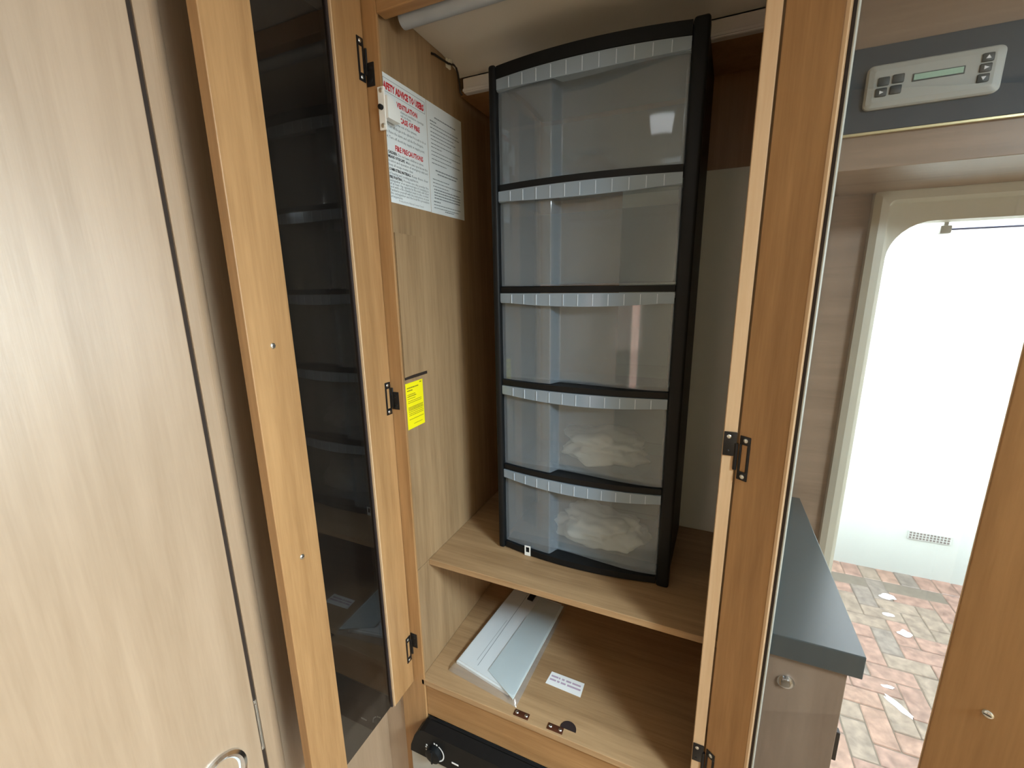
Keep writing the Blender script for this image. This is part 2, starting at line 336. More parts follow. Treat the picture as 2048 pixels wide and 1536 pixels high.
# washroom partition on the left with its flush door
XS=-.604
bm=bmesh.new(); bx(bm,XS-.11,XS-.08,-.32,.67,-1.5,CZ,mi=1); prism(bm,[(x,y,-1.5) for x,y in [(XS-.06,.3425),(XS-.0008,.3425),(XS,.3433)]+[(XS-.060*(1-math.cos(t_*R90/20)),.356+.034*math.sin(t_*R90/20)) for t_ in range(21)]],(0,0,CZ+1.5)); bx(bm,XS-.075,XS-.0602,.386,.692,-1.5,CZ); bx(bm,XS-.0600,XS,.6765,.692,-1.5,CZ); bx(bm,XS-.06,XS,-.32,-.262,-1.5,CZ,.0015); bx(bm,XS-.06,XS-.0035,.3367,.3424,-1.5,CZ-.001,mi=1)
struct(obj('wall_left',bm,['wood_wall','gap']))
bm=bmesh.new(); bx(bm,XS-.030,XS,-.258,.3365,-1.46,CZ-.012,.0015); wd=struct(obj('door_1',bm,'wood_wall'))
wd['label']='pale satin oak washroom door with recessed oval handle'
bm=bmesh.new(); bx(bm,XS-.012,XS-.001,.3372,.3418,-.732,-.634,.0008); bx(bm,XS-.004,XS+.0006,.3375,.3395,-.725,-.640,.0004)
obj('latch_plate',bm,'chrome',wd)
bm=bmesh.new(); cy,cz=.272,-.713           # recessed oval pull with thumb turn
def ov(ry,rz,x): return [(x,cy+ry*math.cos(2*math.pi*i/36),cz+rz*math.sin(2*math.pi*i/36)) for i in range(36)]
ring_solid(bm,[ov(.040,.046,XS),ov(.039,.045,XS+.0035),ov(.034,.040,XS+.005),ov(.030,.036,XS+.003),ov(.027,.033,XS-.010)],close=False)
bx(bm,XS-.010,XS+.004,cy-.005,cy+.005,cz-.022,cz+.022,.003)
obj('oval_handle',bm,'chrome',wd,smooth=.7)
bm=bmesh.new(); ring_solid(bm,[ov(.0305,.0365,XS+.0022),ov(.027,.033,XS-.0005),ov(.015,.018,XS-.0030)],close=False); bm.faces.new([bm.verts.new(p) for p in ov(.015,.018,XS-.0030)]); obj('handle_dish',bm,flat('sky_sheen_silver',(.66,.76,.84),.35,.25,noise_amt=.03),wd,smooth=.7)  # pale blue dish colour carries a painted sky reflection

# ------------------------------------------------------------------ wardrobe
XL,XLW,XR,XRW = -.534,-.542,.036,.066                # jamb edge, inner left face, right jamb edge
YW=.67; YK=1.10                             # front plane, back panel
ZL,ZSH=-.892,-.614                          # lower board, shelf
WR=empty('wardrobe',((XL+XR)/2,YW,-1.5)); tag(WR,'built-in oak wardrobe with both glazed doors standing open','wardrobe')
box('side_panel',XLW-.018,XLW,YW+.006,YK,ZSH-.001,CZ-.004,'wood_in',WR)
box('side_panel',XLW-.018,XLW,YW+.006,YK,-1.5,ZSH-.0022,'wood_in',WR)
box('side_panel',XRW,XRW+.015,YW+.006,YK,-1.5,CZ-.004,'wood_in',WR)
box('back_panel',XLW,XRW,YK,YK+.012,-1.5,CZ-.004,'wood_dark',WR)
box('jamb',XS+.001,XL,YW-.001,YW+.005,-1.5,CZ-.004,'wood',WR,bev=.0015)
box('jamb',XR,XR+.0175,YW-.006,YW+.005,-1.5,CZ-.004,'wood_light',WR,bev=.001)
box('header',XL,XR,YW-.001,YW+.022,.438,CZ-.004,'wood_x',WR,bev=.002)
sh=box('shelf',XLW,XRW,.727,YK,ZSH-.0145,ZSH,'wood_shelf',WR,bev=.0012)
box('base_board',XLW,XRW,YW-.001,YK,ZL-.015,ZL,'wood_shelf',WR,bev=.0012)
box('fascia',XL,XRW,YW+.004,YW+.018,-.995,ZL-.0155,'wood_x',WR)
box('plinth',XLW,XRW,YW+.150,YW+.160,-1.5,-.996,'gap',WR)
# ceiling lining that rolls down at the rear
bm=bmesh.new(); prof=[(YW+.023,.4705),(.78,.4705),(.88,.4690),(.915,.4660),(.94,.4590),(.951,.4500)]
pts=[(XLW+.001,y,z) for y,z in prof]+[(XLW+.001,y-.003,z-.003) for y,z in prof[::-1]]
prism(bm,pts,(XRW-.001-XLW,0,0)); obj('roof_lining',bm,'white_lining',WR,smooth=.5)
bm=bmesh.new(); bx(bm,-.524,XRW-.001,.932,.950,.4095,.4385,.003); bx(bm,-.524,XRW-.001,.930,.951,.412,.4175,.001)
obj('cable_trunking',bm,'trunking',WR)
box('rear_soffit',XLW+.001,XRW-.001,.9525,YK-.001,.412,.424,'wood_dark',WR)
bm=bmesh.new()                              # raised access panel on the left side
lp=[(XLW,y,z) for y,z in ((.678,-.176),(.764,-.172),(.766,.085),(.758,.096),(.678,.097))]; prism(bm,lp,(.008,0,0)); obj('access_panel',bm,'wood_in',WR)
bm=bmesh.new(); bx(bm,XLW-.0005,XLW+.0015,.686,.762,-.1835,-.1775,.0005); obj('shadow_bar',bm,'gap',WR)  # dark bar stands in for the shade under the access panel
box('rear_board',-.20,XRW-.001,YK-.006,YK-.001,ZSH+.001,.233,'grey_board',WR)
# two magnetic catch plates and the black half-round magnet on the base board
for cx_ in (-.2935,-.2185):
    bm=bmesh.new(); bx(bm,cx_-.0165,cx_+.0165,.6735,.6875,ZL,ZL+.0022,.001)
    for d in (-.0105,.0105): disc(bm,(cx_+d,.681,ZL+.002),(0,0,1),.0036,.0006,14,1,dome=.0016)
    obj('catch_plate',bm,['brownmetal','steel'],WR,smooth=.6)
bm=bmesh.new(); prism(bm,[(-.194+.0165*math.cos(a),.690+.0165*math.sin(a),ZL) for a in [math.radians(-5+190*i/16) for i in range(17)]],(0,0,.0015))
obj('magnet_pad',bm,'rubber',WR)

def hinge_bm(s):
    """flush hinge lying in the local door plane: leaf frame on the door (x>0 along s), knuckle flap on the jamb. local y = out of inner face"""
    bm=bmesh.new(); t=.0016
    # slotted leaf
    bx(bm,*sorted((s*.004,s*.0195)),0,t,-.033,-.020,.0008); bx(bm,*sorted((s*.004,s*.0195)),0,t,.020,.033,.0008)
    bx(bm,*sorted((s*.0155,s*.0195)),0,t,-.0205,.0205,.0005); bx(bm,*sorted((s*.004,s*.0075)),0,t,-.0205,.0205,.0005)
    for z in (-.027,.027): disc(bm,(s*.0125,t*.9,z),(0,1,0),.0032,.0005,14,1,dome=.0010)
    tube(bm,[(0,t,-.020),(0,t,.020)],.0026,10)
    return bm
def door(width, stile_in, stile_out, ang, hinge_xy, side, wood_m, bead, z0=-.906, z1=.468):
    """hinged glazed door. local x: from hinge to latch, local y: towards the wardrobe-facing (inner) side"""
    th=.019
    bm=bmesh.new()
    sy=-1 if side=='R' else 1
    def B(a,b,c,d,e,f,bev=.0012,mi=0,m=None): bx(m or bm,a,b,*sorted((c*sy,d*sy)),e,f,bev,mi)
    B(.0015,stile_in,-th,0,z0,z1); B(stile_out,width,-th,0,z0,z1); B(stile_in-.001,stile_out+.001,-th,0,z1-.03,z1,.0005)
    d=obj('door',bm,[wood_m],None,raw=True)
    d.parent=WR; base=worldloc(WR)
    d.location=(hinge_xy[0]-base.x,hinge_xy[1]-base.y,H-base.z); d.rotation_euler=(0,0,ang)
    bm=bmesh.new(); B(stile_in+.0004,stile_out-.0004,-.0115,-.0075,z0+.001,z1-.031,.0,m=bm); obj('glass_pane',bm,'glass' if side=='L' else 'clear_glass',d,raw=True)
    bm=bmesh.new(); B(stile_in+.0001,stile_in+bead,-.0070,.0009,z0+.001,z1-.031,.0006,m=bm); B(stile_out-bead*.3,stile_out-.0001,-.0070,-.0015,z0+.001,z1-.031,.0005,m=bm); obj('glazing_bead',bm,'wood_light',d,raw=True)
    bm=bmesh.new(); B(stile_in+bead+.0002,stile_in+bead+.0040,-.0073,-.0035,z0+.001,z1-.031,.0005,m=bm); obj('gasket',bm,'rubber',d,raw=True)
    if side=='R':
        bm=bmesh.new(); B(stile_in+bead+.0042,stile_in+bead+.0060,-.0073,-.0030,z0+.001,z1-.031,.0004,m=bm); obj('glass_seal',bm,'ctl',d,raw=True)
    return d,sy
LD,sy=door(.2815,.069,.2105,math.radians(-90),(-.563,.669),'L','wood',.0025)
RD,syr=door(.3130,.066,.2450,math.radians(-35),(.0545,.664),'R','wood',.0045)
def put_hinge(d,sy,z,first=None):
    bm=hinge_bm(1)
    if sy<0: bmesh.ops.scale(bm,vec=(1,-1,1),verts=bm.verts[:])
    o=obj('hinge',bm,['black_metal','steel'],d,raw=True,smooth=.6); o.location=(.0,0,z); return o
for z in (.372,-.216,-.808): put_hinge(LD,sy,z)
for z in (-.245,-.808): put_hinge(RD,syr,z)
# hinge flaps that sit on the jambs
for z in (.352,-.222,-.790):
    bm=bmesh.new(); bx(bm,-.5625,-.5455,YW-.0028,YW-.0010,z-.018,z+.018,.0008); disc(bm,(-.552,YW-.0028,z+.009),(0,-1,0),.003,.0004,12,0,dome=.0008); disc(bm,(-.552,YW-.0028,z-.009),(0,-1,0),.003,.0004,12,0,dome=.0008)
    obj('hinge_flap',bm,['black_metal','steel'],WR,smooth=.6)
for z in (-.227,-.793):
    bm=bmesh.new(); bx(bm,XR+.0005,XR+.0175,YW-.0083,YW-.0061,z-.018,z+.018,.0008); disc(bm,(XR+.007,YW-.0083,z+.011),(0,-1,0),.003,.0004,12,1,dome=.0010); disc(bm,(XR+.007,YW-.0083,z-.011),(0,-1,0),.0022,.0003,12,0,dome=.0006)
    obj('hinge_flap',bm,['black_metal','steel'],WR,smooth=.6)
def screws(d,sy,x):
    for z in (-.080,-.420):
        bm=bmesh.new(); disc(bm,(x,0,z),(0,sy,0),.0042,.0007,18,0,dome=.0016); bx(bm,x-.0028,x+.0028,*sorted((sy*.0020,sy*.0024)),z-.0004,z+.0004,mi=1); obj('screw',bm,['steel','rubber'],d,raw=True,smooth=.6)
screws(LD,sy,.2455); screws(RD,syr,.281)

# ------------------------------------------------------------------ plastic drawer tower
TX0,TX1=-.3975,-.0545; TY=.840; BOW=.019
TW=empty('drawer_tower',(-.22,.96,ZSH)); tag(TW,'tall black plastic tower of five frosted drawers on wardrobe shelf','drawer unit')
def bow(u): return TY-BOW*(1-(2*u-1)**2)
def smooth(a,b,x): t=min(1,max(0,(x-a)/(b-a))); return t*t*(3-2*t)
def recess(u): return .0250*smooth(.325,.370,u)*(1-smooth(.42,1.0,u)*1.0) if u<1 else 0
US=[i/60 for i in range(61)]; UF=sorted(set([i/48 for i in range(49)]+[.32+.003*i for i in range(22)]))
def XU(u): return TX0+(TX1-TX0)*u
def strip(bm, us, yf, yb, z0, z1, mi=0):
    """solid strip following the bowed front between front line yf(u) and back line yb(u)"""
    rows=[]
    for u in us:
        x=XU(u); za=z0(u) if callable(z0) else z0; rows.append([bm.verts.new((x,yf(u),za)),bm.verts.new((x,yf(u),z1)),bm.verts.new((x,yb(u),z1)),bm.verts.new((x,yb(u),za))])
    for a,b in zip(rows,rows[1:]):
        for i in range(4): f=bm.faces.new((a[i],b[i],b[(i+1)%4],a[(i+1)%4])); f.material_index=mi
    bm.faces.new(rows[0]).material_index=mi; bm.faces.new(rows[-1][::-1]).material_index=mi
PITCH=.1975
drawers=[]
YD=1.082
for k in range(5):
    zt=.3785-k*PITCH; zb=zt-.1845
    bm=bmesh.new()
    strip(bm,UF,lambda u:bow(u)+.004+recess(u),lambda u:bow(u)+.006+recess(u),zb+.0005,zt-.0185)
    t=.0018; fx=.004
    bx(bm,TX0+fx,TX0+fx+t,TY+.010,YD,zb+.004,zt-.012); bx(bm,TX1-fx-t,TX1-fx,TY+.010,YD,zb+.004,zt-.012)
    bx(bm,TX0+fx+t,TX1-fx-t,YD-t,YD,zb+.004,zt-.012); bx(bm,TX0+fx+t,TX1-fx-t,TY+.008,YD-t,zb+.004,zb+.004+t)
    d=obj('drawer',bm,'drawer',TW,smooth=.7); drawers.append((d,zb,zt))
    bm=bmesh.new(); strip(bm,US,lambda u:bow(u)-.0045,lambda u:bow(u)-.0025,lambda u:zt-.0185-.0075*(1-(2*u-1)**2),zt-.0005)
    strip(bm,US,lambda u:bow(u)-.0025,lambda u:bow(u)+.0065,zt-.003,zt-.0005)
    strip(bm,US,lambda u:bow(u)-.0025,lambda u:bow(u)+.0060+recess(u),zt-.0205,zt-.0188)
    obj('drawer_lip',bm,'drawer_lip',d,smooth=.7)
    bm=bmesh.new()
    for i in range(11):
        u=(i+1)/12.0; x=XU(u); y=bow(u)
        bx(bm,x-.0007,x+.0007,y-.0056,y-.0046,zt-.0185-.0060*(1-(2*u-1)**2),zt-.003)
    obj('lip_ribs',bm,'rib',d)['kind']='stuff'
for k in range(5):
    zb=.3785-k*PITCH-.1845
    h = .0125 if k<4 else .0150
    bm=bmesh.new(); strip(bm,US,lambda u:bow(u)-.002,lambda u:TY+.045,zb-h,zb-.0008); obj('crossbar',bm,'black',TW,smooth=.7)
bm=bmesh.new(); strip(bm,US,lambda u:bow(u)-.004,lambda u:1.088,.3795,.4005); obj('top_panel',bm,'black',TW,smooth=.7)
for x0,x1,nm in ((-.4135,-.3985,0),(-.0535,-.0285,1)):
    bm=bmesh.new(); bx(bm,x0,x1,.832,.868,ZSH+.0003,.4035,.0055,seg=3); bx(bm,x0+.002,x1-.002,1.066,1.0895,ZSH+.0003,.3985,.003); obj('post',bm,'black',TW,smooth=.7)
bm=bmesh.new(); bx(bm,-.411,-.4085,.868,1.066,ZSH+.012,.397); obj('side_panel',bm,'black',TW)
bm=bmesh.new(); prism(bm,[(-.0305,.868,ZSH+.012),(-.0225,1.066,ZSH+.012),(-.0250,1.066,ZSH+.012),(-.0330,.868,ZSH+.012)],(0,0,.397-ZSH-.012)); obj('side_panel',bm,'black',TW)
# white clip tag on the bottom bar
bm=bmesh.new(); ut=.178; xt=XU(ut); yt=bow(ut)-.0022
for a in ((-.0072,-.0042,-.021,.004),(.0042,.0072,-.021,.004),(-.0042,.0042,-.021,-.0125),(-.0042,.0042,.0005,.004)): bx(bm,xt+a[0],xt+a[1],yt-.0014,yt,-.594+a[2]+.002,-.594+a[3]+.002,.0003)
obj('clip_tag',bm,'white',TW)
def bundle(name, c, s, seed, label):
    bm=bmesh.new(); bmesh.ops.create_icosphere(bm,subdivisions=5,radius=1)
    for v in bm.verts:
        p=v.co.copy(); n=noise.noise(p*1.6+Vector((seed,0,0)))*.45+noise.noise(p*4.2+Vector((0,seed,0)))*.16-abs(noise.noise(p*7+Vector((0,0,seed))))*.10
        q=p*(1+n); q=Vector((q.x*s[0],q.y*s[1],q.z*s[2]))
        if q.z<-s[2]*.62: q.z=-s[2]*.62+(q.z+s[2]*.62)*.05
        v.co=q
    zm=min(v.co.z for v in bm.verts); bmesh.ops.translate(bm,verts=bm.verts[:],vec=Vector((c[0],c[1],c[2]-zm)))
    return tag(obj(name,bm,'bundle',smooth=1.2),label,'bundle')
bundle('wrapped_bundle',(-.20,.955,drawers[3][1]+.0065),(.105,.070,.038),3.0,'pale crumpled bundle lying in the second drawer from bottom')
bundle('wrapped_bundle',(-.19,.93,drawers[4][1]+.0065),(.105,.062,.046),9.0,'larger pale crumpled bundle lying in the bottom drawer')

# ------------------------------------------------------------------ notices on the left side panel
def wallxf(y0,z0,dx=.0): return lambda a,b:(XLW+dx,y0+a,z0+b)
def thinbox(y0,y1,z0,z1,x0,x1): bm=bmesh.new(); bx(bm,x0,x1,y0,y1,z0,z1); return bm
PG=tag(obj('safety_notice',thinbox(.6780,.8105,.1505,.3605,XLW,XLW+.0008),'paper'),'white notice with red headings beside the door switch','notice')
e=.0010
bm=bmesh.new(); yc=.7405
text_bm(bm,'SAFETY ADVICE TO USERS',.0155,wallxf(yc,.3360,e), .124,.0009,center=True)
text_bm(bm,'VENTILATION',.0120,wallxf(.748,.3165,e),.062,.0005,center=True)
text_bm(bm,'IN CASE OF FIRE',.0120,wallxf(.748,.2930,e),.074,.0005,center=True)
text_bm(bm,'FIRE PRECAUTIONS',.0125,wallxf(.748,.2415,e),.086,.0005,center=True)
obj('red_headings',bm,'ink_red',PG)['kind']='stuff'
bm=bmesh.new()
for a in ((.683,.806,.3527,.3533),(.683,.806,.3318,.3324),(.683,.6836,.3318,.3533),(.8054,.806,.3318,.3533)): bx(bm,XLW+.0008,XLW+e,*a)
yL=.6835; WT=.121
def para(lines,z,dz,size,lead=0.0):
    for i_,ln in enumerate(lines):
        ld = lead if i_==0 else 0.0
        just = ln.endswith('|'); s=ln.rstrip('|'); text_bm(bm,s.strip(),size,wallxf(yL+ld,z,e),WT-ld if just else None,.00006); z-=dz
para(['Do not block or obstruct ventilation openings.','Your safety depends on them.'],.3095,.0058,.0062)
para(['1. Get everyone out of the caravan.','2. Turn off the gas at the cylinder if it is safe to do so.|','3. Raise the alarm and call the Fire Brigade.','4. Turn off electricity supply at supply point.'],.2845,.0086,.0064)
para(['            Do not leave children in alone.'],.2335,.008,.0064,.029)
para(['                         Make sure you know the|','location and operation of emergency exits and|','keep all escape routes clear.'],.2262,.0066,.0064,.051)
para(['                              Keep these clear|','of heating and cooking appliances.'],.2052,.0066,.0064,.067)
para(['                 Provide one dry powder fire|','extinguisher of an approved type or complying to|','of at least 1kg capacity by the main exit door|','and with a fire blanket next to the cooker.|','Familiarise yourself with the instructions on your|','fire extinguisher and the local fire precaution|','arrangements.'],.1920,.0054,.0060,.040)
text_bm(bm,'Produced by the National Caravan Council',.0052,wallxf(.745,.1545,e),.078,center=True)
obj('body_text',bm,'ink_grey',PG)
bm=bmesh.new()
for s,z in (('CHILDREN.',.2335),('MEANS OF ESCAPE.',.2262),('COMBUSTIBLE MATERIALS.',.2052),('FIRE FIGHTING.',.1920)): text_bm(bm,s,.0066,wallxf(yL,z,e*1.1),{'C':.026 if s[1]=='H' else .064,'M':.048,'F':.037}[s[0]],.00025)
obj('bold_text',bm,'ink_dark',PG)
P2=tag(obj('safety_notice',thinbox(.8125,.9485,.1500,.3605,XLW,XLW+.0007),'paper'),'white notice of small black print only, on the side panel','notice')
bm=bmesh.new(); rr=random.Random(4)
def words(y0,y1,z,h,gap=.0016):
    y=y0
    while y<y1:
        l=min(rr.uniform(.003,.010),y1-y); bx(bm,XLW+.0007,XLW+e,y,y+l,z,z+h); y+=l+gap
A,Bq=.823,.938
words(.840,.922,.3350,.0022); words(A,.845,.3260,.0022)
z=.3205
for y1 in (.93,.936,.912,.92,.90,.938,.862,.938,.90,.936,.878): words(A,y1,z,.0015); z-=.0068 if y1 not in (.936,.862,.90) else .0078
z=.2345
for y0,y1 in ((.835,.924),(.842,.918)): words(y0,y1,z,.0022); z-=.0062
z=.2165
for y1 in (.886,.936,.884): words(A,y1,z,.0015); z-=.0068
z=.1965
for y1 in (.930,.932,.931,.930): words(A+.003,y1,z,.0022); z-=.0056
z=.1725-.0; words(A,.848,z,.0022)
for y1,dz in ((.931,.006),(.922,.012)): words(A,y1,z-dz,.0015)
words(.865,.901,.1595-.003,.0020)
obj('printed_lines',bm,'ink_grey',P2)['kind']='stuff'
YLB=tag(obj('yellow_label',thinbox(.6860,.7440,-.2885,-.1915,XLW,XLW+.0006),'yellow'),'bright yellow printed label on the inner side panel','label')
bm=bmesh.new()
for y0,y1,z,h in ((.733,.739,-.1965,.0022),(.690,.728,-.2030,.0024),(.690,.708,-.2085,.0022),(.690,.716,-.2165,.0015),(.690,.719,-.2205,.0020),(.690,.716,-.2250,.0013),(.691,.736,-.2300,.0012),(.691,.736,-.2335,.0012),(.691,.741,-.2435,.0016),(.691,.741,-.2465,.0016),(.691,.741,-.2495,.0016),(.691,.741,-.2530,.0012),(.692,.741,-.2570,.0012),(.692,.741,-.2605,.0012),(.692,.741,-.2690,.0012),(.706,.735,-.2800,.0010)):
    y=y0
    while y<y1:
        l=min(rr.uniform(.002,.006),y1-y); bx(bm,XLW+.0006,XLW+.0009,y,y+l,z,z+h); y+=l+.0009
obj('printed_lines',bm,'ink_olive',YLB)['kind']='stuff'

# ------------------------------------------------------------------ switch, rail, cable
SW=empty('door_switch',(XL+.006,YW+.001,.275)); tag(SW,'white wardrobe light switch with black plunger screwed to jamb','switch')
yq=.6655
bm=bmesh.new(); bx(bm,-.5405,-.5265,yq,YW-.0012,.263,.330,.001); obj('mounting_plate',bm,'white',SW)
bm=bmesh.new(); prism(bm,[(-.5335,yq+.001,.281),(-.5335,yq+.001,.316),(-.5335,.680,.314),(-.5335,.690,.304),(-.5335,.700,.300),(-.5335,.700,.2805)],(.0125,0,0)); obj('switch_body',bm,'white',SW)
bm=bmesh.new(); disc(bm,(-.5335,yq,.298),(0,-1,0),.0042,.005,16,0,dome=.002); obj('plunger',bm,'black',SW,smooth=.6)
for z in (.270,.324):
    bm=bmesh.new(); disc(bm,(-.5325,yq,z),(0,-1,0),.0038,.0006,16,0,dome=.0012); obj('screw',bm,'steel',SW,smooth=.6)
HR=empty('hanging_rail',(-.25,.715,.432)); tag(HR,'thick blue-grey hanging rail under the wardrobe header','rail')
bm=bmesh.new(); n=14; cy_,cz_=.718,.4475
tube(bm,[(-.516,cy_,cz_),(-.5135,cy_,cz_),(XR-.004,cy_,cz_)],.0152,20); obj('rail',bm,'greyrail',HR,smooth=.9)
bm=bmesh.new(); bx(bm,XR-.004,XRW-.001,.700,.736,.428,.4665,.002); obj('rail_bracket',bm,'white',HR)
bm=bmesh.new(); bx(bm,-.26,-.23,.705,.731,.4628,.4670,.001); obj('rail_bracket',bm,'white',HR)
CB=tag(obj('lamp_cable',(lambda b:(tube(b,[(XLW+.0026,.838,.4505),(XLW+.004,.846,.4520),(XLW+.007,.866,.4510),(XLW+.0075,.892,.4530),(XLW+.006,.915,.4600),(XLW+.006,.926,.4605),(XLW+.009,.9285,.4480),(XLW+.012,.9285,.4300),(XLW+.013,.9290,.4110),(XLW+.016,.9315,.4060)],.0021,8),b)[1])(bmesh.new()),'cable',smooth=1),'thin dark cable running along the top of side panel','cable')
bm=bmesh.new(); bx(bm,XLW+.0002,XLW+.0045,.893,.9085,.4480,.4745-.004,.001); bx(bm,XLW+.0045,XLW+.0098,.897,.905,.4570,.4640,.001); CL=tag(obj('cable_clip',bm,'clip'),'small cream clip holding the cable on side panel','clip')

# ------------------------------------------------------------------ documents on the base board
DB=empty('document_bag',(-.395,.86,ZL)); tag(DB,'clear plastic bag of white papers on the wardrobe base board','bag')
def quad(bm,p,z0,z1,mi=0): prism(bm,[(x,y,z0) for x,y in p],(0,0,z1-z0),mi)
bm=bmesh.new(); quad(bm,[(-.487,.736),(-.338,.708),(-.312,1.018),(-.460,1.028)],ZL+.0015,ZL+.0085); quad(bm,[(-.484,.740),(-.340,.712),(-.314,1.014),(-.458,1.024)],ZL+.0087,ZL+.0120); obj('paper_stack',bm,'paper2',DB)
bm=bmesh.new(); quad(bm,[(-.402,.738),(-.320,.694),(-.302,1.005),(-.374,1.010)],ZL+.0124,ZL+.0150); obj('booklet',bm,'booklet',DB)
bm=bmesh.new(); quad(bm,[(-.4325,.742),(-.4315,.742),(-.412,1.01),(-.413,1.01)],ZL+.0121,ZL+.0126); quad(bm,[(-.441,.755),(-.4405,.755),(-.427,.90),(-.4275,.90)],ZL+.0121,ZL+.0126); obj('fold_line',bm,'ink_grey',DB)
bm=bmesh.new()                               # crinkled film round the papers
nx,ny=26,46; c00,c10,c11,c01=Vector((-.4955,.712)),Vector((-.311,.690)),Vector((-.297,1.036)),Vector((-.468,1.045))
rows=[]
for j in range(ny+1):
    row=[]
    for i in range(nx+1):
        a,b=i/nx,j/ny; p=(c00*(1-a)+c10*a)*(1-b)+(c01*(1-a)+c11*a)*b
        ed=min(a,1-a)*.18; eb=min(b,1-b)*.34; m=min(ed,eb)
        hgt=.0168*smooth(0,.012,m)+.0012*noise.noise(Vector((p.x*40,p.y*18,2)))*smooth(0,.01,m)+.0016*abs(noise.noise(Vector((p.x*90,p.y*60,7))))*(1-smooth(.01,.03,m))
        row.append(bm.verts.new((p.x,p.y,ZL+.0008+max(0,hgt))))
    rows.append(row)
for j in range(ny):
    for i in range(nx): bm.faces.new((rows[j][i],rows[j][i+1],rows[j+1][i+1],rows[j+1][i]))
obj('film_bag',bm,'film',DB,smooth=1.5)
BS=tag(obj('black_strip',(lambda b:(quad(b,[(-.4035,.985),(-.3865,.983),(-.3835,1.03),(-.4005,1.032)],ZL+.0190,ZL+.0225),b)[1])(bmesh.new()),'black'),'short black strip lying on the bagged papers','strip')
LB=tag(obj('warning_sticker',(lambda b:(quad(b,[(-.2725,.772),(-.1895,.7685),(-.1895,.8050),(-.2685,.8065)],ZL,ZL+.0006),b)[1])(bmesh.new()),'paper2'),'small white sticker with faint print on the base board','sticker')
bm=bmesh.new()
for y_,x_,w_,fr in ((.7935,-.2655,.070,((0,.235),(.255,.305),(.365,.45),(.51,.68),(.715,1))),(.7840,-.2665,.073,((0,.2),(.24,.32),(.36,.52),(.57,1)))):
    for f0,f1 in fr: quad(bm,[(x_+w_*f0,y_-w_*f0*.025),(x_+w_*f1,y_-w_*f1*.025),(x_+w_*f1,y_-w_*f1*.025+.0045),(x_+w_*f0,y_-w_*f0*.025+.0045)],ZL+.0006,ZL+.0009)
obj('sticker_print',bm,flat('faded_red_ink',(.50,.40,.52),.6,noise_amt=.05,nscale=60),LB)['kind']='stuff'

# ------------------------------------------------------------------ gas heater under the wardrobe
HT=empty('gas_heater',(-.29,.70,-1.5)); tag(HT,'gas fire with black control strip below the wardrobe','heater')
yh=.636
bm=bmesh.new(); prism(bm,[(x,yh+.008,z) for x,z in ((-.566,-1.4995),(-.566,-1.085),(-.562,-1.075),(-.548,-1.074),(-.02,-1.074),(-.006,-1.085),(-.006,-1.4995))],(0,.023,0)); bx(bm,-.525,.02,yh+.0305,.778,-1.4995,-1.03,.004); obj('casing',bm,'silver_body',HT)
bm=bmesh.new(); prism(bm,[(x,yh,z) for x,z in ((-.562,-1.073),(-.560,-1.055),(-.547,-1.020),(-.532,-1.000),(-.520,-.9965),(-.05,-.9965),(-.035,-1.0),(-.02,-1.03),(-.01,-1.073))],(0,.031,0)); bx(bm,-.528,-.03,yh+.030,.6735,-1.029,-.9965); obj('control_strip',bm,'black',HT)
bm=bmesh.new(); disc(bm,(-.492,yh,-1.043),(0,-1,0),.0185,.012,28,0,dome=.003); bx(bm,-.4945,-.4895,yh-.0165,yh-.012,-1.060,-1.026,.002); obj('control_knob',bm,'black',HT,smooth=.6)
bm=bmesh.new()
for a in list(range(-85,60,6)): bx(bm,*(lambda c,s:(-.492+.0235*c-.0012,-.492+.0235*c+.0012,yh-.0006,yh-.0001,-1.043+.0235*s-.0012,-1.043+.0235*s+.0012))(math.cos(math.radians(a)),math.sin(math.radians(a))))
for a in (75,90,155,172,190,205,228,246,262): bx(bm,*(lambda c,s:(-.492+.0240*c-.0018,-.492+.0240*c+.0018,yh-.0006,yh-.0001,-1.043+.0240*s-.0018,-1.043+.0240*s+.0018))(math.cos(math.radians(a)),math.sin(math.radians(a))))
obj('dial_marks',bm,'ink_white',HT)['kind']='stuff'
bm=bmesh.new(); bx(bm,-.4475,-.4300,yh-.0006,yh-.0001,-1.0510,-1.0470); obj('printed_mark',bm,'ink_white',HT)

# ------------------------------------------------------------------ dresser beside the entry door
WT_=tag(obj('worktop',(lambda b:(bx(b,XRW+.0155,.2535,.690,YB-.001,-.579,-.540,.0015),b)[1])(bmesh.new()),'worktop'),'slate blue-grey worktop on the low cabinet by entry','worktop')
CBN=empty('low_cabinet',(.15,.95,-1.5)); tag(CBN,'low oak-fronted cabinet beneath the slate worktop','cabinet')
bm=bmesh.new(); bx(bm,XRW+.0155,.2385,.7165,YB-.001,-1.5,-.5795,.001); obj('carcass',bm,'wood_grey',CBN)
bm=bmesh.new(); bx(bm,XRW+.0165,.2390,.7005,.7160,-1.44,-.582,.0015); cd=obj('cabinet_door',bm,wood('cabinet_oak',(.34,.235,.16),(.25,.165,.11),'Z',off=7.7),CBN)
bm=bmesh.new(); disc(bm,(.1625,.7005,-.630),(0,-1,0),.0125,.0022,24,0,dome=.0); disc(bm,(.1625,.6985,-.630),(0,-1,0),.0095,.0035,24,0,dome=.002); obj('push_catch',bm,'chrome',cd,smooth=.6)
bm=bmesh.new(); bx(bm,.2391,.2455,.704,.7155,-.755,-.700,.0015); obj('side_hinge',bm,'black_metal',CBN)

